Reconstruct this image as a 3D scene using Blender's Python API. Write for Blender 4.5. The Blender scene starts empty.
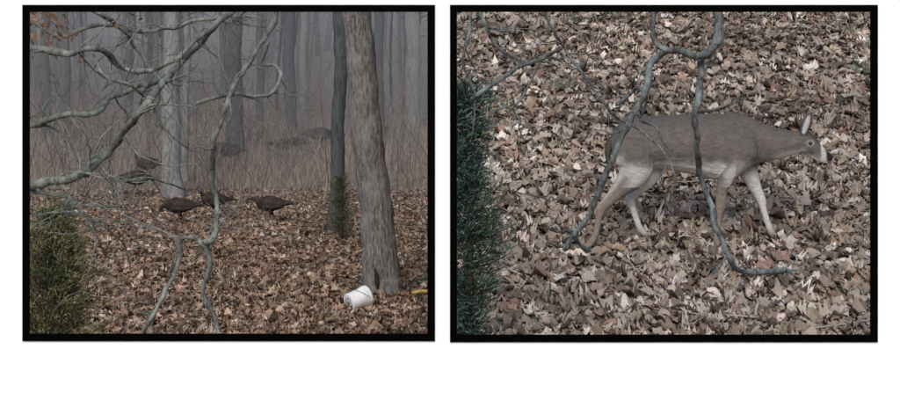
import bpy, math, random
import numpy as np
from mathutils import Vector, noise
random.seed(7); rng=np.random.default_rng(11)
sc=bpy.context.scene
F=1600.0; EYE=1.6; HY=120.0
def P(u,v,d):            # image pixel coordinates + depth -> world position in metres
    return Vector(((u-450)/F*d, d, EYE-(v-HY)/F*d))
# ------------------------------------------------------------ terrain
def table(pts,w):
    ys=np.arange(-60,500,0.25); z=np.interp(ys,[p[0] for p in pts],[p[1] for p in pts])
    k=np.ones(w)/w; z2=np.convolve(np.pad(z,w,mode='edge'),k,'same')[w:-w]
    return ys,z2
TL=table([(-60,-1.6),(6,-1.6),(16,-2.28),(22,-2.3),(38,-2.42),(55,-1.3),(80,0.9),(110,7),(150,18),(250,45),(500,70)],17)
TR=table([(-60,-1.6),(7,-1.6),(9.9,-1.62),(18.5,1.95),(22,2.2),(31,1.0),(42,-1.6),(55,-1.3),(80,0.9),(110,7),(150,18),(250,45),(500,70)],5)
def ground(x,y):
    x=np.asarray(x,float); y=np.asarray(y,float)
    a=np.interp(y,*TL); b=np.interp(y,*TR)
    dd=np.maximum(y,4.0)
    t=np.clip((x+0.012*dd)/(0.0155*dd),0,1); t=t*t*(3-2*t)
    bump=0.03*np.sin(x*1.7+y*0.6)+0.025*np.sin(y*1.9-x*0.8)+0.02*np.sin(x*4.1+1.3)*np.sin(y*3.3)
    far=np.clip((y-50)/60,0,1)*np.sin(x*0.11+0.7)*1.2
    return EYE+a*(1-t)+b*t+bump+far
def gz(x,y): return float(ground(x,y))
def find_d(u,v,d0,d1):   # distance at which the ground is met along the ray through an image pixel
    for d in np.arange(d0,d1,0.02):
        if gz((u-450)/F*d,d)>=EYE-(v-HY)/F*d: return float(d)
    return d1
# ------------------------------------------------------------ materials
def newmat(name):
    m=bpy.data.materials.new(name); m.use_nodes=True
    nt=m.node_tree; b=nt.nodes['Principled BSDF']; b.inputs['Specular IOR Level'].default_value=0.2
    return m,nt,b
def ramp(nt,stops):
    r=nt.nodes.new('ShaderNodeValToRGB'); e=r.color_ramp.elements
    while len(e)<len(stops): e.new(0.5)
    for i,(p,c) in enumerate(stops): e[i].position=p; e[i].color=(*c,1)
    return r
def coords(nt,scale):
    g=nt.nodes.new('ShaderNodeTexCoord'); mp=nt.nodes.new('ShaderNodeMapping'); mp.inputs['Scale'].default_value=scale
    nt.links.new(g.outputs['Object'],mp.inputs['Vector']); return mp
def noise_n(nt,mp,scale,detail=6,rough=0.6):
    n=nt.nodes.new('ShaderNodeTexNoise'); n.inputs['Scale'].default_value=scale; n.inputs['Detail'].default_value=detail; n.inputs['Roughness'].default_value=rough
    nt.links.new(mp.outputs[0],n.inputs['Vector']); return n
def bumpn(nt,b,src,strength,dist):
    bp=nt.nodes.new('ShaderNodeBump'); bp.inputs['Strength'].default_value=strength; bp.inputs['Distance'].default_value=dist
    nt.links.new(src,bp.inputs['Height']); nt.links.new(bp.outputs[0],b.inputs['Normal'])
def mat_attr(name,rough=0.75,nscale=30,lo=0.6,hi=1.3,bs=0.4,bd=0.01,mscale=(1,1,1)):
    m,nt,b=newmat(name); b.inputs['Roughness'].default_value=rough
    a=nt.nodes.new('ShaderNodeAttribute'); a.attribute_name='Col'
    mp=coords(nt,mscale); n=noise_n(nt,mp,nscale)
    r=ramp(nt,[(0.3,(lo,)*3),(0.7,(hi,)*3)]); nt.links.new(n.outputs['Fac'],r.inputs[0])
    mx=nt.nodes.new('ShaderNodeMix'); mx.data_type='RGBA'; mx.blend_type='MULTIPLY'; mx.inputs[0].default_value=1; mx.clamp_result=False
    nt.links.new(a.outputs['Color'],mx.inputs[6]); nt.links.new(r.outputs[0],mx.inputs[7]); nt.links.new(mx.outputs[2],b.inputs['Base Color'])
    if bs: bumpn(nt,b,n.outputs['Fac'],bs,bd)
    return m
def mat_bark(name,dark,mid,light,vs=(26,26,3.2),bs=0.9,bd=0.02,lichen=None,lth=0.55,ls=16.0,sc1=2.2):
    m,nt,b=newmat(name); b.inputs['Roughness'].default_value=0.9
    mp=coords(nt,vs); n=noise_n(nt,mp,sc1,9,0.72)
    r=ramp(nt,[(0.36,dark),(0.5,mid),(0.66,light)]); nt.links.new(n.outputs['Fac'],r.inputs[0])
    mp2=coords(nt,(1,1,0.45)); n2=noise_n(nt,mp2,ls if lichen else 3.0,6,0.7)
    r2=ramp(nt,[(lth-0.08,(0,0,0)),(lth+0.10,(1,1,1) if lichen else (.45,)*3)]); nt.links.new(n2.outputs['Fac'],r2.inputs[0])
    mx=nt.nodes.new('ShaderNodeMix'); mx.data_type='RGBA'; nt.links.new(r2.outputs[0],mx.inputs[0]); nt.links.new(r.outputs[0],mx.inputs[6])
    L=lichen if lichen else light
    mx.inputs[7].default_value=(*L,1)
    nt.links.new(mx.outputs[2],b.inputs['Base Color'])
    bumpn(nt,b,n.outputs['Fac'],bs,bd); return m
# ------------------------------------------------------------ mesh builder
class MB:
    def __init__(s): s.v=[]; s.f=[]; s.c=[]
    def tube(s,pts,radii,seg=8,col=(1,1,1),rough=0.0,lat=None,cap=True,smooth=0,yaxis=False,jit=0.0,ridge=0.0):
        pts=[Vector(p) for p in pts]
        if not isinstance(radii,(list,tuple)): radii=[radii]*len(pts)
        lat=lat or radii
        if smooth:
            q=[];rr=[];ll=[]
            for i in range(len(pts)-1):
                p0=pts[max(i-1,0)];p1=pts[i];p2=pts[i+1];p3=pts[min(i+2,len(pts)-1)]
                for k in range(smooth):
                    t=k/smooth;t2=t*t;t3=t2*t
                    q.append(0.5*((2*p1)+(p2-p0)*t+(2*p0-5*p1+4*p2-p3)*t2+(3*p1-p0-3*p2+p3)*t3))
                    rr.append(radii[i]*(1-t)+radii[i+1]*t); ll.append(lat[i]*(1-t)+lat[i+1]*t)
            q.append(pts[-1]);rr.append(radii[-1]);ll.append(lat[-1]); pts,radii,lat=q,rr,ll
        if jit:
            for i,p in enumerate(pts):
                pts[i]=p+noise.noise_vector(p*5.5)*jit+noise.noise_vector(p*19)*jit*.45
                k=1+.28*noise.noise(p*23)+.16*max(0,noise.noise(p*9+Vector((5,5,5))))*2
                radii[i]*=k
            lat=radii
        base=len(s.v); n=len(pts); ref=None
        for i,p in enumerate(pts):
            t=(pts[min(i+1,n-1)]-pts[max(i-1,0)]).normalized()
            if yaxis:
                b=Vector((0,1,0)); a=t.cross(b).normalized()
            else:
                if ref is None: ref=Vector((0,1,0)) if abs(t.y)<0.9 else Vector((1,0,0))
                a=(ref-t*ref.dot(t)).normalized(); ref=a; b=t.cross(a)
            for k in range(seg):
                an=2*math.pi*k/seg; ro=1.0
                if rough: ro=1+rough*noise.noise((p+Vector((math.cos(an),math.sin(an),0))*radii[i])*(0.5/max(radii[i],0.01)))
                if ridge: ro+=ridge*noise.noise(Vector((math.cos(an)*7,math.sin(an)*7,p.z*2.2)))+ridge*.6*noise.noise(Vector((math.cos(an)*15,math.sin(an)*15,p.z*6)))
                s.v.append(p+a*math.cos(an)*radii[i]*ro+b*math.sin(an)*lat[i]*ro); s.c.append(col)
        for i in range(n-1):
            for k in range(seg):
                k2=(k+1)%seg
                s.f.append((base+i*seg+k,base+i*seg+k2,base+(i+1)*seg+k2,base+(i+1)*seg+k))
        if cap:
            s.f.append(tuple(base+k for k in reversed(range(seg)))); s.f.append(tuple(base+(n-1)*seg+k for k in range(seg)))
        return pts,radii
    def obj(s,name,mat,smooth=True,origin=None,parent=None):
        o0=Vector(origin) if origin is not None else Vector((0,0,0))
        me=bpy.data.meshes.new(name); me.from_pydata([tuple(Vector(v)-o0) for v in s.v],[],s.f)
        a=me.color_attributes.new('Col','FLOAT_COLOR','POINT')
        arr=np.ones((len(s.v),4),np.float32); arr[:,:3]=np.array(s.c,np.float32); a.data.foreach_set('color',arr.ravel())
        if smooth: me.polygons.foreach_set('use_smooth',[True]*len(me.polygons))
        me.materials.append(mat); me.update()
        o=bpy.data.objects.new(name,me); o.location=o0; sc.collection.objects.link(o)
        if parent: o.parent=parent; o.location=o0-parent.location
        return o
def npmesh(name,V,Fa,C,mat,smooth=False):
    me=bpy.data.meshes.new(name); nv=len(V); nf,k=Fa.shape
    me.vertices.add(nv); me.vertices.foreach_set('co',V.astype(np.float32).ravel())
    me.loops.add(nf*k); me.loops.foreach_set('vertex_index',Fa.astype(np.int32).ravel())
    me.polygons.add(nf); me.polygons.foreach_set('loop_start',np.arange(0,nf*k,k,dtype=np.int32))
    me.update(calc_edges=True)
    a=me.color_attributes.new('Col','FLOAT_COLOR','POINT'); arr=np.ones((nv,4),np.float32); arr[:,:3]=C; a.data.foreach_set('color',arr.ravel())
    if smooth: me.polygons.foreach_set('use_smooth',[True]*nf)
    me.materials.append(mat); o=bpy.data.objects.new(name,me); sc.collection.objects.link(o); return o
# ------------------------------------------------------------ ground
xs=np.concatenate([np.arange(-160,-20,6),np.arange(-20,-1.5,0.3),np.arange(-1.5,1.5,0.04),np.arange(1.5,20,0.3),np.arange(20,161,6)])
ys=np.concatenate([np.arange(-40,0,4),np.arange(0,8,0.5),np.arange(8,45,0.22),np.arange(45,110,1.5),np.arange(110,420,10)])
X,Y=np.meshgrid(xs,ys); Z=ground(X,Y)
V=np.stack([X,Y,Z],-1).reshape(-1,3); nx=len(xs); ny=len(ys)
I=(np.arange(ny-1)[:,None]*nx+np.arange(nx-1)[None,:]).ravel()
Fq=np.stack([I,I+1,I+1+nx,I+nx],-1)
m,nt,b=newmat('leafy_soil'); b.inputs['Roughness'].default_value=0.95
mp=coords(nt,(1,1,1)); 
nd=noise_n(nt,mp,9,3)
ad=nt.nodes.new('ShaderNodeMix'); ad.data_type='VECTOR'; ad.inputs[0].default_value=0.12
nt.links.new(mp.outputs[0],ad.inputs[4]); nt.links.new(nd.outputs['Color'],ad.inputs[5])
vo=nt.nodes.new('ShaderNodeTexVoronoi'); vo.inputs['Scale'].default_value=13; nt.links.new(ad.outputs[1],vo.inputs['Vector'])
sep=nt.nodes.new('ShaderNodeSeparateColor'); nt.links.new(vo.outputs['Color'],sep.inputs[0])
r1=ramp(nt,[(0.0,(0.07,0.052,0.04)),(0.35,(0.13,0.094,0.068)),(0.65,(0.20,0.15,0.112)),(1,(0.30,0.235,0.185))]); nt.links.new(sep.outputs[0],r1.inputs[0])
n3=noise_n(nt,mp,0.5,8,0.7); r3=ramp(nt,[(0.35,(0.09,0.073,0.06)),(0.65,(0.20,0.16,0.13))]); nt.links.new(n3.outputs['Fac'],r3.inputs[0])
sx=nt.nodes.new('ShaderNodeSeparateXYZ'); nt.links.new(mp.outputs[0],sx.inputs[0])
mr=nt.nodes.new('ShaderNodeMapRange'); mr.inputs[1].default_value=40; mr.inputs[2].default_value=62; nt.links.new(sx.outputs[1],mr.inputs[0])
mx=nt.nodes.new('ShaderNodeMix'); mx.data_type='RGBA'; nt.links.new(mr.outputs[0],mx.inputs[0]); nt.links.new(r1.outputs[0],mx.inputs[6]); nt.links.new(r3.outputs[0],mx.inputs[7])
nt.links.new(mx.outputs[2],b.inputs['Base Color']); bumpn(nt,b,vo.outputs['Distance'],0.6,0.03)
npmesh('ground',V,Fq,np.ones((len(V),3)),m,True)
# ------------------------------------------------------------ leaves
st=[(0.14,0.07),(0.26,0.27),(0.38,0.14),(0.52,0.36),(0.64,0.18),(0.78,0.27),(0.88,0.10)]
def leaf_template():
    v=[(0,0)]; 
    for u,w in st: v+=[(u,w),(u,0),(u,-w)]
    v.append((1,0)); f=[]
    f+=[(0,2,1),(0,3,2)]
    for i in range(len(st)-1):
        a=1+3*i; c=a+3; f+=[(a,a+1,c+1),(a,c+1,c),(a+1,a+2,c+2),(a+1,c+2,c+1)]
    a=1+3*(len(st)-1); e=len(v)-1; f+=[(a,a+1,e),(a+1,a+2,e)]
    return np.array(v,float),np.array(f)
tv,tf3=leaf_template()
def litter(name,px,py,palette,weights,size,mat,tilt=0.30,hgt=0.035):
    n=len(px); k=len(tv)
    L=size*rng.uniform(0.45,1.4,n); yaw=rng.uniform(0,2*np.pi,n)
    u=(tv[:,0]-0.5)[None,:]*L[:,None]
    lobed=rng.uniform(0,1,n)<0.6
    wbase=np.where(lobed[:,None],tv[:,1][None,:],np.sign(tv[:,1])[None,:]*0.30*np.sin(np.pi*np.clip(tv[:,0],0.02,1))[None,:])
    w=wbase*L[:,None]*rng.uniform(0.8,1.35,n)[:,None]
    curl=rng.normal(0.25,0.6,n)[:,None]; bend=rng.normal(0.1,0.5,n)[:,None]; tw=rng.normal(0,.8,n)[:,None]
    z=(curl*w*w*4+bend*u*u*1.6+tw*u*w*2)/L[:,None]
    tx=rng.normal(0,tilt,n)[:,None]; ty=rng.normal(0,tilt,n)[:,None]
    y1=w*np.cos(tx)-z*np.sin(tx); z1=w*np.sin(tx)+z*np.cos(tx)
    x1=u*np.cos(ty)+z1*np.sin(ty); z2=-u*np.sin(ty)+z1*np.cos(ty)
    cx=np.cos(yaw)[:,None]; sy=np.sin(yaw)[:,None]
    X=x1*cx-y1*sy+px[:,None]; Y=x1*sy+y1*cx+py[:,None]
    zz=ground(X,Y)
    Z=zz+np.abs(z2)*.9+rng.uniform(0.004,hgt,n)[:,None]
    V=np.stack([X,Y,Z],-1).reshape(-1,3)
    Fa=(tf3[None]+ (np.arange(n)*k)[:,None,None]).reshape(-1,3)
    patch=np.array([noise.noise(Vector((a*.9,b*.9,0)))+.7*noise.noise(Vector((a*2.6,b*2.6,4))) for a,b in zip(px,py)])
    ci=rng.choice(len(palette),n,p=np.array(weights)/sum(weights))
    C=np.array(palette)[ci]*(rng.uniform(0.75,1.2,n)*(1+.4*patch))[:,None]*rng.uniform(0.95,1.05,(n,3))
    C=np.repeat(C,k,axis=0)
    return npmesh(name,V,Fa,C,mat)
mleaf=mat_attr('dry_leaf',0.6,60,0.8,1.15,0.3,0.004)
n=19000; d=rng.uniform(9.6,18.5,n)**1.0; x=rng.uniform(0.0,1,n)*(0.31*d)+0.003*d
palR=[(0.34,0.285,0.235),(0.26,0.21,0.168),(0.19,0.147,0.115),(0.49,0.435,0.385),(0.095,0.073,0.058),(0.23,0.15,0.11)]
litter('leaf_litter',x,d,palR,[5,5,4,2.6,3.5,2],0.108,mleaf)
n=34000; d=15+30*rng.uniform(0,1,n)**1.15; x=-(0.012+rng.uniform(0,1,n)*0.30)*d
palL=[(0.34,0.24,0.17),(0.27,0.18,0.125),(0.20,0.13,0.09),(0.43,0.34,0.26),(0.11,0.073,0.05),(0.47,0.40,0.33)]
litter('leaf_litter',x,d,palL,[5,5,4,2.5,3,0.9],0.125,mleaf,0.42,0.045)
# ------------------------------------------------------------ white page and its two picture borders, built as wall and frames
def box(mb,x0,x1,y0,y1,z0,z1,col=(1,1,1)):
    b=len(mb.v)
    for z in (z0,z1):
        for (x,y) in ((x0,y0),(x1,y0),(x1,y1),(x0,y1)): mb.v.append(Vector((x,y,z))); mb.c.append(col)
    for f in ((3,2,1,0),(4,5,6,7),(0,1,5,4),(1,2,6,5),(2,3,7,6),(3,0,4,7)): mb.f.append(tuple(b+i for i in f))
WD=3.0; s=WD/F
def WX(u): return (u-450)*s
def WZ(v): return EYE-(v-HY)*s
m,nt,b=newmat('page_white'); b.inputs['Base Color'].default_value=(0.87,0.89,0.90,1); b.inputs['Roughness'].default_value=0.8
wp=m
m,nt,b=newmat('border_black'); b.inputs['Base Color'].default_value=(0.002,0.002,0.002,1); b.inputs['Roughness'].default_value=0.9; b.inputs['Specular IOR Level'].default_value=0.0
bp_=m
wall=MB()
yb0,yb1=WD,WD+0.02
zT,zB=WZ(8.5),WZ(338)
box(wall,-2.2,2.2,yb0,yb1,-0.2,zB); box(wall,-2.2,2.2,yb0,yb1,zT,2.7)
box(wall,-2.2,WX(26),yb0,yb1,zB,zT); box(wall,WX(432),WX(453.5),yb0,yb1,zB,zT); box(wall,WX(874),2.2,yb0,yb1,zB,zT)
wall.obj('page_wall',wp,False)
for (o0,o1,t0,t1),(i0,i1,j0,j1) in (((22.7,435,5,341),(30,427.5,12,333.5)),((450,877.5,5,342),(457,870,12,334.5))):
    f=MB(); ya,yb=WD-0.003,WD-0.0002
    box(f,WX(o0),WX(i0),ya,yb,WZ(t1),WZ(t0)); box(f,WX(i1),WX(o1),ya,yb,WZ(t1),WZ(t0))
    box(f,WX(i0),WX(i1),ya,yb,WZ(j0),WZ(t0)); box(f,WX(i0),WX(i1),ya,yb,WZ(t1),WZ(j1))
    f.obj('picture_border_frame',bp_,False)
# ------------------------------------------------------------ trees
bark_main=mat_bark('oak_bark',(0.04,0.036,0.033),(0.15,0.14,0.131),(0.29,0.275,0.26),(19,19,4.2),1.0,0.03)
bark_mid=mat_bark('grey_bark',(0.09,0.09,0.088),(0.18,0.18,0.175),(0.28,0.28,0.27),(12,12,2),sc1=2.0)
bark_dk=mat_bark('dark_bark',(0.025,0.027,0.028),(0.055,0.06,0.062),(0.105,0.11,0.11),(14,14,2))
bark_br=mat_bark('lichen_bark',(0.05,0.045,0.04),(0.12,0.115,0.105),(0.2,0.2,0.185),(30,30,30),0.8,0.008,(0.26,0.29,0.255),0.5)
bark_rb=mat_bark('dark_lichen_bark',(0.03,0.028,0.027),(0.08,0.08,0.077),(0.14,0.14,0.135),(40,40,40),0.8,0.007,(0.25,0.29,0.28),0.52)
def twig(mb,p,dr,L,r,dep,col=(1,1,1),droop=0.0):
    n=6; pts=[p.copy()]; rs=[r]; q=p.copy(); dd=dr.normalized()
    for i in range(n):
        dd=(dd+Vector((random.gauss(0,.26),random.gauss(0,.22),random.gauss(0,.24)-droop))).normalized()
        q=q+dd*L/n; pts.append(q.copy()); rs.append(max(r*(1-(i+1)/n*0.75),0.0012))
    mb.tube(pts,rs,5 if r<0.02 else 7,col,0.1,cap=False)
    if dep>0:
        for k in range(random.randint(2,4)):
            i=random.randint(1,n-1)
            nd=(dd+Vector((random.gauss(0,.8),random.gauss(0,.5),random.gauss(0,.8)))).normalized()
            twig(mb,pts[i],nd,L*random.uniform(.35,.65),rs[i]*0.6,dep-1,col,droop)
def tree(u,v,d,w,mat,lean=0.0,H=11,name='bare_oak_tree',limbs=7,flare=1.35,seg=20,sm=3,ridge=0):
    x=(u-450)/F*d; z=gz(x,d); R=w/F*d/2; mb=MB(); n=26; pts=[];rs=[]
    for i in range(n):
        t=i/(n-1); h=t*H; 
        pts.append(Vector((x+lean*h+0.04*math.sin(h*0.9+u)+.02*math.sin(h*2.7+u),d+0.03*math.sin(h*1.3),z-0.1+h)))
        rs.append(R*(1-0.45*t)*(1+(flare-1)*math.exp(-h*3.2)))
    mb.tube(pts,rs,seg,rough=0.14,smooth=sm,ridge=ridge)
    for k in range(limbs):
        i=random.randint(10,n-2); a=random.uniform(0,6.28)
        twig(mb,pts[i],Vector((math.cos(a),math.sin(a),0.6)),random.uniform(1.5,3.5),rs[i]*0.35,2)
    o=mb.obj(name,mat,origin=(x,d,z)); return o
main=tree(388,297,20.9,34,bark_main,lean=-0.125,H=10,flare=1.40,seg=72,limbs=6,sm=10,ridge=.07)
kn=MB(); cx,cy=P(376.5,278,20.62).x,20.66
c0=Vector((cx,cy,gz(cx,20.9)+0.27)); pts=[]
for i in range(13):
    a=2*math.pi*i/12; pts.append(c0+Vector((0.036*math.cos(a)-.02*math.sin(a),-0.005,0.15*math.sin(a))))
kn.tube(pts,0.018,6,rough=0.3)
kn.obj('bark_rim',bark_main,parent=main)
md,ntd,bd=newmat('hollow_shade_paint'); bd.inputs['Base Color'].default_value=(0.025,0.02,0.017,1); bd.inputs['Roughness'].default_value=1  # solid dark piece; shade inside the cavity is painted as its colour
kn=MB(); kn.tube([c0+Vector((0.02,-.01,-.14)),c0+Vector((0.01,-0.012,-.07)),c0+Vector((0,-.012,0.05)),c0+Vector((-.02,-.01,.14))],[0.012,0.034,0.03,0.01],10)
kn.obj('hollow_shade',md,parent=main)
tree(337.5,230,33,15,bark_dk,lean=0.004,limbs=5)
tree(172.5,200,43,20,bark_mid,lean=-0.008,limbs=5,H=13)
tree(186,190,47,8,bark_mid,limbs=4,H=12)
tree(234,165,54,19,bark_dk,lean=0.004,H=15,limbs=5)
tree(45,150,60,11,bark_dk,H=14,lean=.01); tree(291,148,60,13,bark_dk,H=14,lean=-.012); tree(379,140,58,12,bark_dk,H=14)
tree(413,145,62,17,bark_mid,H=14,lean=-0.01); tree(128,150,64,9,bark_dk,H=14,lean=.03); tree(304,140,66,9,bark_mid,H=14)
tree(68,150,58,7,bark_dk,H=14,lean=-.02); tree(258,150,62,8,bark_dk,H=14,lean=.025)
far=MB()
cl=[random.uniform(-0.34,0.05) for _ in range(22)]
for i in range(300):
    d=random.uniform(64,125)
    x=(random.gauss(random.choice(cl),.006) if i<170 else random.uniform(-0.36,0.06))*d if i<250 else random.uniform(0.06,0.5)*d
    z=gz(x,d); R=random.uniform(0.04,0.15)*(1.9 if random.random()<.25 else 1); g=random.uniform(0.03,0.14); H=random.uniform(12,18); ln=random.gauss(0,.045)
    c=(g,g,g)
    pts=[Vector((x+ln*h+0.16*math.sin(h*.5+i),d,z-.3+h)) for h in np.linspace(0,H,9)]
    far.tube(pts,[R*(1-0.5*k/8) for k in range(9)],7,c,0.1)
    for k in range(4):
        a=random.uniform(0,6.28); twig(far,pts[random.randint(2,7)],Vector((math.cos(a),math.sin(a),.7)),random.uniform(2,4),R*0.35,1,c)
mfar=mat_attr('distant_bark',0.9,3,0.75,1.2,0.3,0.02,(3,3,0.5))
far.obj('distant_tree_line',mfar)
sap=MB()
for i in range(680):
    d=random.uniform(42,88); x=random.uniform(-0.30,-0.012)*d; z=gz(x,d); g=random.uniform(0.04,0.2)
    c=(g*1.12,g,g*0.88); H=random.uniform(1.2,4.8)
    twig(sap,Vector((x,d,z)),Vector((random.gauss(0,.12),0,1)),H,random.uniform(0.007,0.018),2 if i%2 else 1,c,-0.05)
sap.obj('sapling_thicket',mfar)
n=32000; d=36+48*rng.uniform(0,1,n)**0.8; x=-(0.0125+rng.uniform(0,1,n)*0.30)*d
keep=rng.uniform(0,1,n)<np.clip((d-41)/8+0.35*np.sin(x*1.1+d*.3),0.04,1); x=x[keep];d=d[keep];n=len(x)
z=ground(x,d); H=rng.uniform(0.15,0.5,n)*rng.uniform(0.7,1.6,n)*np.clip((d-36)/14,.4,2.6); W=rng.uniform(0.006,0.014,n); lx=rng.normal(0,.25,n)*H; ly=rng.normal(0,.25,n)*H
V=np.zeros((n,5,3)); 
V[:,0]=np.stack([x-W,d,z],-1); V[:,1]=np.stack([x+W,d,z],-1); V[:,2]=np.stack([x+W*.7+lx*.4,d+ly*.4,z+H*.55],-1); V[:,3]=np.stack([x-W*.7+lx*.4,d+ly*.4,z+H*.55],-1); V[:,4]=np.stack([x+lx,d+ly,z+H],-1)
b0=(np.arange(n)*5)[:,None]; Fa=np.concatenate([b0+np.array([0,1,2]),b0+np.array([0,2,3]),b0+np.array([3,2,4])])
g=rng.uniform(0.07,0.26,n); C=np.repeat(np.stack([g*1.2,g*0.96,g*0.78],-1),5,axis=0)
npmesh('dry_brush',V.reshape(-1,3),Fa,C,mat_attr('dry_stem',0.9,5,0.9,1.1,0))
# ------------------------------------------------------------ ground mist in the hollow
mm=bpy.data.materials.new('mist'); mm.use_nodes=True; nt=mm.node_tree; nt.nodes.clear()
ou=nt.nodes.new('ShaderNodeOutputMaterial'); vs_=nt.nodes.new('ShaderNodeVolumeScatter'); vs_.inputs['Density'].default_value=0.0085; vs_.inputs['Color'].default_value=(.96,.955,.95,1); vs_.inputs['Anisotropy'].default_value=0.0
nt.links.new(vs_.outputs[0],ou.inputs['Volume'])
fb=MB(); box(fb,-75,60,41,150,-3,17); fo=fb.obj('mist',mm,False)
# ------------------------------------------------------------ foreground lichen tree (left)
def PB(l,d,wob=0.25):
    out=[]
    for i,(u,v) in enumerate(l): out.append(P(u,v,d+wob*math.sin(i*1.3+u*0.02)))
    return out
lt=MB()
def limb(mb,l,r0,r1,d,tw=6,tl=0.45,wob=0.2,dep=1,rough=0.22,jit=0.022):
    pts=PB(l,d,wob); n=len(pts); rs=[r0+(r1-r0)*i/(n-1) for i in range(n)]
    q,rr=mb.tube(pts,rs,9,rough=rough,smooth=8,jit=jit*min(1,r0/.015))
    for k in range(tw):
        i=random.randint(2,len(q)-2); t=(q[i+1]-q[i]).normalized()
        dr=t+Vector((random.gauss(0,.8),random.gauss(0,.35),random.gauss(0,.8)))
        twig(mb,q[i],dr,tl*random.uniform(.4,1.3),max(rr[i]*0.35,0.0042),dep)
    for k in range(tw):   # short broken spurs
        i=random.randint(2,len(q)-2); twig(mb,q[i],Vector((random.gauss(0,1),random.gauss(0,.3),random.gauss(0,1))),random.uniform(.03,.09),rr[i]*.4,0)
D=8.0
tx=(-45-450)/F*D
tb=[Vector((tx,D,gz(tx,D)-.1)),Vector((tx+.02,D,1.2)),Vector((tx-.03,D+.05,2.4)),Vector((tx,D,4.2))]
lt.tube(tb,[0.16,0.13,0.11,0.08],14,rough=0.15,smooth=5)
limb(lt,[(-45,215),(10,194),(45,182),(76,177),(98,163),(118,140),(140,112),(158,90),(178,66),(200,42),(224,20),(245,5),(262,-20)],0.024,0.014,D,12)
limb(lt,[(-45,150),(25,127),(60,115),(95,111),(118,94),(150,84),(172,72)],0.017,0.011,D+.3,10)
limb(lt,[(-45,30),(25,46),(60,52),(95,47),(125,68),(150,72),(178,55),(205,35),(228,10)],0.018,0.010,D-.2,12)
limb(lt,[(-45,-40),(60,-10),(92,10),(120,30),(140,52),(160,82)],0.014,0.007,D+.1,10)
limb(lt,[(-45,10),(30,22),(62,36),(100,24),(150,32),(200,20),(240,14),(262,-10)],0.012,0.009,D+.2,12)
limb(lt,[(90,50),(105,75),(130,85),(152,105),(160,125)],0.008,0.004,D+.1,6,.3)
limb(lt,[(20,192),(60,196),(88,206),(126,208)],0.007,0.004,D,7,.35)
limb(lt,[(60,180),(75,205),(95,232),(112,258),(150,240)],0.006,0.003,D+.2,7,.35)
limb(lt,[(35,215),(70,212),(95,222),(120,240),(130,262)],0.005,0.003,D+.3,6,.35)
limb(lt,[(98,163),(120,180),(150,178),(185,190)],0.006,0.003,D,5,.3)
limb(lt,[(-45,-60),(60,-50),(160,-55),(262,-40),(300,-60)],0.03,0.02,D,0)
limb(lt,[(262,-40),(276,12),(262,38),(246,66),(234,88),(222,112),(214,142),(212,178),(216,208),(217,236),(206,242)],0.014,0.013,D,7,.25,0.1)
limb(lt,[(196,103),(214,98),(236,92),(258,96),(272,92),(281,78),(276,66),(262,62),(268,44)],0.010,0.008,D,6,.25,.1)
limb(lt,[(217,240),(206,243),(190,238),(180,242),(178,262),(166,288),(156,312),(138,338),(120,360)],0.013,0.009,D,3,.15,.05)
limb(lt,[(206,240),(211,262),(204,290),(212,312),(219,340),(222,370)],0.013,0.009,D,3,.15,.05)
limb(lt,[(180,242),(168,232),(150,226)],0.006,0.003,D,1,.2,.05)
limb(lt,[(217,236),(222,222),(232,214)],0.006,0.003,D,1,.2,.05)
lt_o=lt.obj('lichen_covered_tree',bark_br,origin=(tx,D,gz(tx,D)))
n=110; c=[P(random.uniform(28,72),random.uniform(8,42),D+random.uniform(-.2,.2)) for _ in range(n)]
c+=[P(random.uniform(30,160),random.uniform(15,75),D+random.uniform(-.2,.2)) for _ in range(30)]
mb=MB()
for p in c:
    a=Vector((random.gauss(0,1),random.gauss(0,1),random.gauss(0,1)-.5)).normalized(); bb=a.cross(Vector((random.random(),random.random(),.3))).normalized()
    L=random.uniform(.02,.045); i=len(mb.v); mb.v+=[p,p+a*L*.5+bb*L*.3,p+a*L,p+a*L*.5-bb*L*.3]; g=random.uniform(.6,1.2); mb.c+=[(.24*g,.14*g,.09*g)]*4; mb.f+=[(i,i+1,i+2),(i,i+2,i+3)]
mb.obj('withered_leaves',mleaf,False,parent=lt_o)
# ------------------------------------------------------------ right foreground tree
rt=MB(); D=6.2
txr=(950-450)/F*D
rt.tube([Vector((txr,D,gz(txr,D)-.1)),Vector((txr+.02,D,1.3)),Vector((txr-.02,D,2.4)),Vector((txr,D,3.6))],[0.12,0.1,0.09,0.06],14,rough=.15,smooth=5)
limb(rt,[(950,-30),(860,-45),(780,-30),(718,-20),(640,-35),(545,-20),(470,-30)],0.03,0.018,D,0,wob=0.1)
limb(rt,[(718,-20),(719,12),(718,34),(712,50),(702,58)],0.019,0.017,D,1,.12,.03,0,.35,.012)
limb(rt,[(714,50),(698,58),(680,53),(664,50),(656,42),(653,20),(655,-25)],0.015,0.008,D,2,.12,.03,0,.4,.016)
limb(rt,[(668,50),(652,64),(642,92),(626,128),(613,160),(602,188),(588,214),(574,236),(566,247)],0.0135,0.0105,D,4,.2,.08,1,.3)
limb(rt,[(574,234),(580,244),(590,252)],0.009,0.006,D,0,.2,.05)
limb(rt,[(702,56),(698,80),(696,110),(698,140),(699,165),(708,196),(718,228),(730,258),(742,268),(765,271),(786,270)],0.0125,0.0100,D,3,.15,.08,1,.3)
limb(rt,[(786,270),(792,276)],0.008,0.004,D,0)
limb(rt,[(470,97),(492,84),(520,68),(545,58),(562,50)],0.010,0.007,D+.4,3,.3,.05)
limb(rt,[(476,8),(486,28),(500,48),(522,60),(540,62)],0.008,0.005,D+.6,3,.25,.05)
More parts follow.
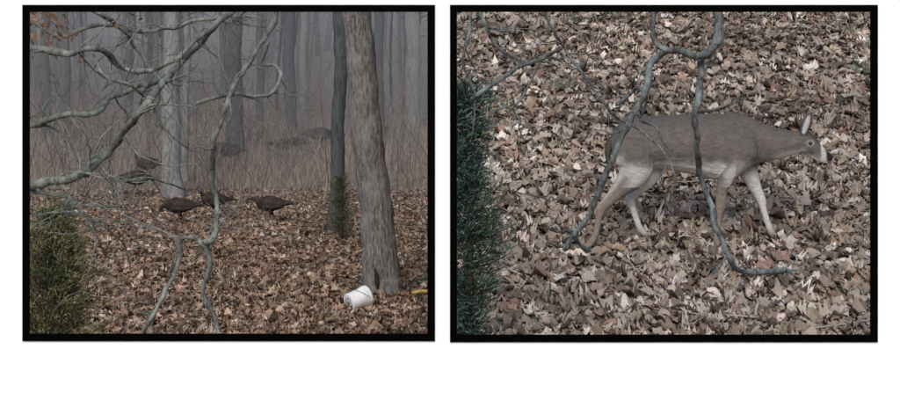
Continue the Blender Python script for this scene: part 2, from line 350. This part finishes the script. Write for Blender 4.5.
limb(rt,[(540,-20),(548,22),(566,50),(584,76),(600,98),(618,118),(640,130),(662,150),(676,176)],0.0065,0.004,D+.5,5,.2,.08)
limb(rt,[(470,-20),(470,30),(462,60),(476,95)],0.007,0.005,D+.4,2,.2,.05)
limb(rt,[(618,104),(628,96),(638,88),(646,100),(640,118)],0.007,0.005,D+.1,2,.12,.05)
limb(rt,[(640,120),(655,128),(664,146),(672,152)],0.006,0.003,D+.1,2,.12,.05)
limb(rt,[(698,112),(720,108),(730,104),(738,100),(742,110)],0.006,0.004,D+.1,1,.08,.05)
limb(rt,[(540,62),(520,100),(500,120),(485,128)],0.005,0.003,D+.7,3,.25,.05)
rt.obj('crooked_branch_tree',bark_rb,origin=(txr,D,gz(txr,D)))
# ------------------------------------------------------------ cedars
mced=mat_attr('cedar_foliage',0.7,12,0.6,1.35,0)
def cedar(name,x,y,H,R,n,cd,cl,prof,stiff=0.5,var=(.6,1.12),dens=70):
    z=gz(x,y); Vv=[];Ff=[];Cc=[]; wood=MB()
    wood.tube([Vector((x,y,z-.05)),Vector((x+.02,y,z+H*.5)),Vector((x,y,z+H*.95))],[0.035,0.025,0.008],8,(0.07,0.05,0.04))
    nb=int(n/dens)
    for i in range(nb):
        t=random.random()**0.85; a=random.uniform(0,6.283); rr=R*prof(t)*random.uniform(*var)
        base=Vector((x,y,z+H*t*.93)); dr=Vector((math.cos(a),math.sin(a),stiff+random.gauss(0,.22)))
        L=rr; tip=base+Vector((dr.x*L,dr.y*L,dr.z*L)); wood.tube([base,base.lerp(tip,.5)-Vector((0,0,.02)),tip],[.006,.004,.002],4,(0.06,0.045,0.035),cap=False)
        g0=random.uniform(.6,1.35); yel=random.random()
        for k in range(dens):
            q=random.random()**0.6; p=base.lerp(tip,q)+Vector((random.gauss(0,1),random.gauss(0,1),random.gauss(0,1)))*(.04*(1.2-q*.6))
            dd=(dr.normalized()+Vector((random.gauss(0,.5),random.gauss(0,.5),random.gauss(0,.5)+.25))).normalized()
            sd=dd.cross(Vector((random.gauss(0,1),random.gauss(0,1),random.gauss(0,1)))).normalized()
            l=random.uniform(.02,.05); w=random.uniform(.002,.005); j=len(Vv)
            Vv+= [p-sd*w*.6,p+sd*w*.6,p+dd*l*.6+sd*w,p+dd*l,p+dd*l*.6-sd*w]
            Ff+=[(j,j+1,j+2),(j,j+2,j+4),(j+4,j+2,j+3)]
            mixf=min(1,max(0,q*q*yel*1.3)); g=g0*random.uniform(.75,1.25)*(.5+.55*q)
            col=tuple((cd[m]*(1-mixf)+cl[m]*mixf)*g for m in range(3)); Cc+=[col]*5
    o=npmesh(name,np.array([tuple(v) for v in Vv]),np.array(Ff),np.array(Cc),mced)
    w=wood.obj('stem_and_twigs',mced); w.parent=o
    return o
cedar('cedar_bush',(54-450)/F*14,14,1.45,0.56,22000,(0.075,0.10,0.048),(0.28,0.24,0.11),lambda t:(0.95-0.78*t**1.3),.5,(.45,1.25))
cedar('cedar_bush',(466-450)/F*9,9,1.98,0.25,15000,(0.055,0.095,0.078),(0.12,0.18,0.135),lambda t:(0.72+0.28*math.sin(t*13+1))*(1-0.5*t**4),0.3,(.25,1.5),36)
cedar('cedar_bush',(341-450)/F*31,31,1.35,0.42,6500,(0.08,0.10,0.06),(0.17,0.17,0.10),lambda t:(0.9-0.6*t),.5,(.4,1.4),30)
# ------------------------------------------------------------ remeshed animals
def fuse(mb,name,vox,sm):
    me=bpy.data.meshes.new('tmp'); me.from_pydata([tuple(v) for v in mb.v],[],mb.f); o=bpy.data.objects.new('tmp',me); sc.collection.objects.link(o)
    r=o.modifiers.new('r','REMESH'); r.mode='VOXEL'; r.voxel_size=vox
    s_=o.modifiers.new('s','SMOOTH'); s_.factor=0.5; s_.iterations=sm
    dg=bpy.context.evaluated_depsgraph_get(); dg.update(); em=bpy.data.meshes.new_from_object(o.evaluated_get(dg)); em.name=name
    bpy.data.objects.remove(o); return em
def colour(me,fn):
    a=me.color_attributes.new('Col','FLOAT_COLOR','POINT'); arr=np.ones((len(me.vertices),4),np.float32)
    for i,v in enumerate(me.vertices): arr[i,:3]=fn(v.co,v.normal)
    a.data.foreach_set('color',arr.ravel()); me.polygons.foreach_set('use_smooth',[True]*len(me.polygons))
# --- deer
U0,V0=680.0,245.0
yd=find_d(U0+3,V0+3,9.5,14); K=yd/F*1.01; print('deer distance',yd)
yaw=math.radians(5); OX=(U0+3-450)/F*yd; OZ=gz(OX,yd)
def L_(u,v,y=0): return Vector(((u-U0)*K/math.cos(yaw),y,(V0-v)*K))
def footdz(u,y):
    l=L_(u,V0,y); wx=OX+l.x*math.cos(yaw)-l.y*math.sin(yaw); wy=yd+l.x*math.sin(yaw)+l.y*math.cos(yaw); return gz(wx,wy)+0.02-OZ
dm=MB()
def loft(secs,y=0,sm=5,seg=20):
    dm.tube([L_(a[0],a[1],a[4] if len(a)>4 else y) for a in secs],[a[2]*K for a in secs],seg,lat=[a[3]*K for a in secs],smooth=sm,yaxis=True)
loft([(608,148,4,5),(612,147,14,12),(621,145,23,18),(634,142.5,27,20),(652,141,26.5,21),(672,141.5,28,22.5),(694,143,30.5,23),(714,145.5,33,22),(732,146,32,19.5),(746,148,25,15.5),(755,151,15,10.5),(759,153,5,5)])
loft([(720,137,27,15),(738,139,26,14),(754,141.5,21.5,12),(770,142.5,17,10),(785,142,13.2,8.4),(797,141,10.8,7.2)])
loft([(790,138,6,5),(795,139,10.6,7.5),(802,140.5,11.8,8.5),(809,144.5,9.6,7.5),(815,149,7.2,5.6),(821,153.5,5.8,4.4),(826,156.5,5.1,4.2),(830,158.5,3.2,3)])
loft([(806,150,5,4),(814,155.5,3.4,3.0),(822,159.3,2.6,2.5),(826,161,1.8,1.9)])
def leg(pts,y):
    fu=pts[-1][0]; dz=footdz(fu,y); out=[]
    for i,p in enumerate(pts):
        u,v,rh,rw=p[:4]; t=max(0,(v-175)/70); vv=v-dz/K*min(1,t); out.append((u,vv,rh,rw,y))
    loft(out,y,4,14)
yn=-0.085; yf=0.085
leg([(630,138,19,10),(628,152,22,15),(629,165,19,13),(624,177,13,8.5),(612,189,7.4,5.2),(602,199,5.6,4),(596,205,5.2,3.8),(594,213,3.5,3.1),(591,228,3.1,2.8),(587,236,3.5,3.1),(582,241,3.4,3.2),(578,245,3.9,3.5)],yn)
leg([(636,142,19,8),(642,156,20,10),(647,170,15,9),(644,181,9,6.5),(635,192,6,4.5),(629,201,5.1,4),(632,211,3.5,3.1),(637,227,3.1,2.8),(640,235,3.5,3.1),(644,240,3.4,3.2),(647,245,3.9,3.5)],yf)
leg([(736,136,15,9),(734,150,18,13.5),(726,164,13,10),(720,176,8,6),(716,190,5.7,4.5),(715,203,5,4.2),(713.5,211,3.4,3.1),(712,226,3.1,2.8),(711,235,3.5,3.1),(713,240,3.4,3.2),(716,245,3.9,3.5)],yn*.9)
leg([(738,142,16,7),(743,156,14,9),(748,169,10.5,7.2),(753,181,7.4,5.4),(758,192,5.5,4.4),(762,202,4.9,4.1),(764,211,3.4,3.1),(768,225,3.1,2.8),(771,234,3.5,3.1),(775,240,3.4,3.2),(778,245,3.9,3.5)],yf*.9)
dme=fuse(dm,'deer_body',0.006,3)
def sst(a,b,x): t=min(1,max(0,(x-a)/(b-a))); return t*t*(3-2*t)
def dcol(co,no):
    u=co.x*math.cos(yaw)/K+U0; v=V0-co.z/K; y=co.y
    base=np.array((0.135,0.118,0.106)); pale=np.array((0.58,0.56,0.54)); tan=np.array((0.23,0.185,0.15)); dark=np.array((0.065,0.058,0.055))
    nz=noise.noise(co*14)*.5+noise.noise(co*45)*.3
    c=base*(1+0.25*nz)
    t=sst(-.1,.9,no.z)*.65; c=c*(1-t)+dark*t
    mixc=lambda c,p,t:c*(1-t)+p*t
    if u<775 and v<185:
        t=sst(156,168,v+4*nz)*sst(.1,-.45,no.z); 
        if u>728: t*=.5
        c=mixc(c,pale,t)
    if v>=165 and u<785:
        c=mixc(c,tan,sst(176,200,v)*.8)
        inner=(y<0 and no.y>0.15) or (y>0 and no.y<-0.0)
        if inner: c=mixc(c,pale,.85*sst(163,176,v)*sst(240,218,v))
        if u<655 and y<0 and no.x<-.1: c=mixc(c,pale,.5*sst(.2,.7,-no.x)*sst(210,185,v))
    c=mixc(c,pale,.6*sst(620,611,u)*sst(150,158,v)*sst(180,168,v))
    if u>758:
        t=sst(762,780,u)*sst(807,799,u)*sst(-.25,-.75,no.z); c=mixc(c,pale,.85*t)
    if u>796:
        c=mixc(c,pale*.9,sst(-.15,-.7,no.z)*sst(151,157,v)*.95)
        c=mixc(c,pale*.95,.85*sst(817,819,u)*sst(824,822.5,u))
        c=mixc(c,dark*.7,sst(.05,.6,no.z)*sst(818,813,u)*.85)
        e=math.hypot((u-806)/3.6,(v-142)/2.9); c=mixc(c,pale*.55,sst(1.4,1.1,e)*.6)
        c=mixc(c,np.array((0.015,0.013,0.013)),sst(823.5,825.5,u)*sst(162,159,v))
    fl=footdz(u,yn if y<0 else yf)-.02
    if v>205 and co.z-fl<0.045: c=np.array((0.02,0.018,0.016))
    return c
colour(dme,dcol)
mfur=mat_attr('deer_fur',0.9,60,0.72,1.22,0.6,0.008,(0.4,1,1)); dme.materials.append(mfur)
deer=bpy.data.objects.new('white_tailed_deer',None); deer.location=(OX,yd,OZ); deer.rotation_euler=(0,0,yaw); sc.collection.objects.link(deer)
bo=bpy.data.objects.new('body',dme); sc.collection.objects.link(bo); bo.parent=deer
def ear(name,p,dirv,side,L,W):
    mb=MB(); a=dirv.normalized(); b=side.normalized(); nn=a.cross(b).normalized(); R=11; C=7
    for i in range(R):
        t=i/(R-1); w=W*(math.sin(math.pi*(t*0.82+.16)))**.8*(1 if t<.97 else .25)
        for j in range(C):
            s_=(j/(C-1)-.5)*2; mb.v.append(p+a*L*t+b*w*s_+nn*(W*.6*s_*s_*(1-t*.5))); e=abs(s_)
            mb.c.append((0.46,0.45,0.45) if (e<.6 and t<.85) else (0.10,0.09,0.085))
    for i in range(R-1):
        for j in range(C-1): k=i*C+j; mb.f.append((k,k+1,k+1+C,k+C))
    o=mb.obj(name,mfur); so=o.modifiers.new('t','SOLIDIFY'); so.thickness=.005; o.parent=deer; return o
ear('ear_near',L_(799,134,-.045),Vector((.26,-.25,1)),Vector((1,-.35,-.2)),.175,.036)
ear('ear_far',L_(801,134,.04),Vector((.75,.5,.75)),Vector((1,.2,-.8)),.13,.028)
me_,nte,be=newmat('eye_black'); be.inputs['Base Color'].default_value=(0.01,0.008,0.007,1); be.inputs['Roughness'].default_value=.1; be.inputs['Specular IOR Level'].default_value=.6
mb=MB()
for sgn in(-1,1):
    c=L_(806,142,sgn*.054); mb.tube([c+Vector((-.016,0,0)),c+Vector((-.011,0,0)),c,c+Vector((.011,0,0)),c+Vector((.016,0,0))],[.003,.010,.014,.010,.003],10)
e=mb.obj('eyes',me_); e.parent=deer
mb=MB(); tl=[L_(613,134,0),L_(607,141,0),L_(605,152,0),L_(606,162,0),L_(608,168,0)]
mb.tube(tl,[.02,.024,.022,.015,.005],12,(0.07,0.06,0.05),.15,lat=[.03,.035,.035,.022,.008],smooth=4,yaxis=True)
e=mb.obj('tail',mfur); e.parent=deer
# --- turkeys
mfe=mat_attr('turkey_feathers',0.55,26,0.35,1.9,0.9,0.014,(1,1,2))
def turkey_mesh(name,headdown):
    t=MB()
    def lf(s_,sm=4,seg=14): t.tube([Vector((a[0],a[4] if len(a)>4 else 0,a[1])) for a in s_],[a[2] for a in s_],seg,lat=[a[3] for a in s_],smooth=sm,yaxis=True)
    lf([(-.62,.44,.014,.13),(-.50,.455,.03,.13),(-.36,.465,.07,.10),(-.24,.465,.12,.12),(-.08,.455,.18,.165),(.08,.455,.19,.165),(.2,.47,.15,.125),(.28,.50,.09,.08),(.32,.52,.05,.05)])
    if headdown==0: lf([(.20,.50,.09,.075),(.30,.58,.055,.045),(.35,.68,.034,.03),(.37,.77,.028,.025),(.39,.815,.036,.028),(.42,.82,.026,.022),(.455,.805,.011,.01),(.48,.79,.005,.005)])
    elif headdown==1: lf([(.20,.48,.10,.08),(.33,.46,.06,.05),(.42,.38,.036,.03),(.48,.28,.028,.025),(.51,.22,.034,.027),(.53,.18,.024,.02),(.55,.15,.009,.009)])
    else: lf([(.20,.48,.10,.08),(.33,.53,.055,.045),(.42,.57,.036,.03),(.49,.61,.028,.025),(.53,.625,.034,.027),(.56,.62,.024,.02),(.60,.605,.009,.009)])
    for sg in(-1,1):
        y=.065*sg; o=.08*sg
        lf([(-.02,.38,.09,.06,y),(-.01,.28,.055,.045,y),(-.03+o*.3,.20,.024,.022,y),(.0+o*1.2,.10,.016,.016,y),(.0+o*1.6,.012,.016,.016,y)],3,10)
        for an in(-.5,0,.5,3.0):
            q=Vector((o*1.6,y,.012)); t.tube([q,q+Vector((math.cos(an)*.075,math.sin(an)*.075,-.002))],[.012,.008],6)
        lf([(.18,.50,.03,.02,.12*sg),(.08,.47,.11,.03,.15*sg),(-.08,.44,.11,.03,.15*sg),(-.24,.43,.065,.025,.125*sg),(-.38,.44,.015,.01,.085*sg)],4,10)
    me=fuse(t,name,.0095,3)
    def fc(co,no):
        if co.z<.2 and not (headdown==1 and co.x>.4): return (0.10,0.06,0.05)
        if headdown==0 and co.z>.68 or headdown and co.x>.45: return (0.10,0.075,0.08)
        nz=noise.noise(co*9)
        if co.x<-.58: return (0.12,0.08,0.055)
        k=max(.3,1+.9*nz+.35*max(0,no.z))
        if abs(co.y)>.13 and co.z<.42: return (0.045*k,0.039*k,0.034*k)
        return (0.023*k,0.016*k,0.013*k)
    colour(me,fc); me.materials.append(mfe); return me
TM=[turkey_mesh('turkey_a',0),turkey_mesh('turkey_b',1),turkey_mesh('turkey_c',2)]
def turkey(u,v,d0,k,ang,s_=1.0):
    d=find_d(u,v,24,75); x=(u-450)/F*d; o=bpy.data.objects.new('wild_turkey',TM[k]); o.location=(x,d,gz(x,d)+.02); o.rotation_euler=(0,0,math.radians(ang)); o.scale=(s_,)*3; sc.collection.objects.link(o); print('turkey',u,round(d,1))
turkey(179,226,38,1,187,1.0); turkey(214,219,40,0,212,0.95); turkey(270,224,38,2,178,1.0)
turkey(230,167,50,1,150,1.15); turkey(284,159,52,2,20,1.1); turkey(320,151,53,1,10,1.3); turkey(148,180,47,0,200,1.05); turkey(136,197,44,1,15,1.1); turkey(376,141,56,2,160,1.0)
turkey(222,164,51,2,20,1.1); turkey(296,156,52,1,200,1.0)
# ------------------------------------------------------------ bucket
mw,ntw,bw=newmat('white_plastic'); bw.inputs['Roughness'].default_value=.4
mpw=coords(ntw,(1,1,1)); nw=noise_n(ntw,mpw,9,6); rw=ramp(ntw,[(.35,(.62,.64,.66)),(.6,(.80,.81,.82))]); ntw.links.new(nw.outputs['Fac'],rw.inputs[0]); ntw.links.new(rw.outputs[0],bw.inputs['Base Color'])
by=find_d(358,311,16,22); bx=(358-450)/F*by; bzz=gz(bx,by)
bk=bpy.data.objects.new('white_bucket',None); bk.location=(bx,by,bzz+.14); sc.collection.objects.link(bk)
mb=MB(); prof=[(0.0,-.135),(.108,-.135),(.113,-.128),(.119,.08),(.125,.08),(.125,.09),(.120,.093),(.121,.112),(.127,.112),(.127,.135),(.121,.137),(.115,.13),(.106,-.11),(0,-.115)]
sg=40
for (r,h) in prof:
    for k in range(sg): a=2*math.pi*k/sg; mb.v.append(Vector((r*math.cos(a),r*math.sin(a),h))); mb.c.append((1,1,1))
for i in range(len(prof)-1):
    for k in range(sg): k2=(k+1)%sg; mb.f.append((i*sg+k,i*sg+k2,(i+1)*sg+k2,(i+1)*sg+k))
o=mb.obj('shell',mw,False); o.parent=bk
ml,ntl,bl=newmat('label_grey'); bl.inputs['Base Color'].default_value=(.10,.10,.11,1)
mb=MB(); mb.tube([Vector((.06*math.cos(a),.06*math.sin(a),-.1365)) for a in np.linspace(0,6.283,25)],.005,6); mb.tube([Vector((-.025,0,-.1365)),Vector((.025,.01,-.1365))],.016,6)
o=mb.obj('base_mark',ml); o.parent=bk
mb=MB(); mb.tube([Vector((.129*math.cos(a),.129*math.sin(a)*.95,.10-.11*math.sin(a))) for a in np.linspace(0,3.1416,16)],.0025,6)
o=mb.obj('wire_handle',ml); o.parent=bk
ax=Vector((0.80,0.55,0.28)).normalized(); bk.rotation_euler=ax.to_track_quat('Z','Y').to_euler()
# ------------------------------------------------------------ sticks
mst=mat_attr('weathered_stick',.85,25,.6,1.3,.5,.005)
tw=MB()
for i in range(90):
    if i<46: d=random.uniform(10.3,17); x=random.uniform(.01,.28)*d
    else: d=random.uniform(17.5,34); x=-random.uniform(.015,.27)*d
    a=random.uniform(0,3.14); L=random.uniform(.15,.7); g=random.choice((.07,.12,.3,.4)); p=[]
    for k in range(5):
        q=Vector((x+math.cos(a)*L*k/4+random.gauss(0,.012),d+math.sin(a)*L*k/4,0)); q.z=gz(q.x,q.y)+.04+random.uniform(0,.02); p.append(q)
    tw.tube(p,[.007,.006,.005,.004,.002],6,(g,g*.9,g*.82),.2)
tw.obj('fallen_twigs',mst)
br=MB()   # thin bare shoots rising from the litter (left woods)
for i in range(80):
    d=random.uniform(18,42); x=-random.uniform(.015,.27)*d; g=random.choice((.08,.14,.22))
    twig(br,Vector((x,d,gz(x,d))),Vector((random.gauss(0,.5),0,1)),random.uniform(.25,.9),.005,1,(g,g*.92,g*.85))
for (u,v) in ((412,226),(420,234)):
    p=P(u,v,24); p.z=gz(p.x,24); twig(br,p,Vector((-.6,0,1)),.9,.008,2,(.07,.06,.055))
br.obj('woody_shoots',mst)
yl=MB(); p0=P(412,294,20.6); p0.z=gz(p0.x,p0.y)+.06
yl.tube([p0,p0+Vector((.12,0,.02)),p0+Vector((.3,.05,0))],[.02,.028,.015],8,(.42,.29,.10),.4,smooth=3); yl.obj('rotten_log',mst)
dk=MB(); p0=P(318,293,20.6); p0.z=gz(p0.x,p0.y)+.07
dk.tube([p0,p0+Vector((.2,0,.03)),p0+Vector((.36,.05,.0))],[.012,.015,.01],8,(.04,.03,.025),.2,smooth=3); dk.obj('fallen_stick',mst)
gt=MB()
for (u,v) in ((578,24),(560,90),(860,50),(770,20),(865,75),(620,20),(848,35),(500,110)):
    d=find_d(u,v,10,20); x=(u-450)/F*d; z=gz(x,d)
    for k in range(26):
        a=random.uniform(0,6.28); l=random.uniform(.05,.14); w=.007; q=Vector((x+random.gauss(0,.08),d+random.gauss(0,.08),z+.02)); t=q+Vector((math.cos(a)*l*.6,math.sin(a)*l*.6,l)); i=len(gt.v)
        gt.v+=[q-Vector((w,0,0)),q+Vector((w,0,0)),t]; gt.c+=[(.10,.13,.085)]*3; gt.f.append((i,i+1,i+2))
gt.obj('green_sprigs',mst,False)
# ------------------------------------------------------------ light + camera
w=bpy.data.worlds.new('World'); sc.world=w; w.use_nodes=True; nt=w.node_tree
sky=nt.nodes.new('ShaderNodeTexSky'); sky.sky_type='NISHITA'; sky.sun_disc=False
el=math.radians(38); az=math.radians(190)
sky.sun_elevation=el; sky.sun_rotation=az; sky.air_density=1.0; sky.dust_density=2.0
bg=nt.nodes['Background']; bg.inputs[1].default_value=0.15; nt.links.new(sky.outputs[0],bg.inputs[0])
sd=bpy.data.lights.new('sun','SUN'); sd.energy=2.0; sd.angle=math.radians(35); sd.color=(1,.97,.94)
so=bpy.data.objects.new('sun',sd); sc.collection.objects.link(so)
dirv=Vector((math.sin(az)*math.cos(el),math.cos(az)*math.cos(el),math.sin(el))); so.rotation_euler=dirv.to_track_quat('Z','Y').to_euler(); so.location=dirv*30
cam=bpy.data.cameras.new('camera'); co=bpy.data.objects.new('camera',cam); sc.collection.objects.link(co)
co.location=(0,0,EYE); co.rotation_euler=(math.pi/2,0,0); cam.sensor_width=36; cam.lens=64; cam.shift_y=-80/900; cam.clip_end=1000; cam.clip_start=.05
sc.camera=co
sc.view_settings.view_transform='Standard'; sc.view_settings.look='None'; sc.view_settings.exposure=0
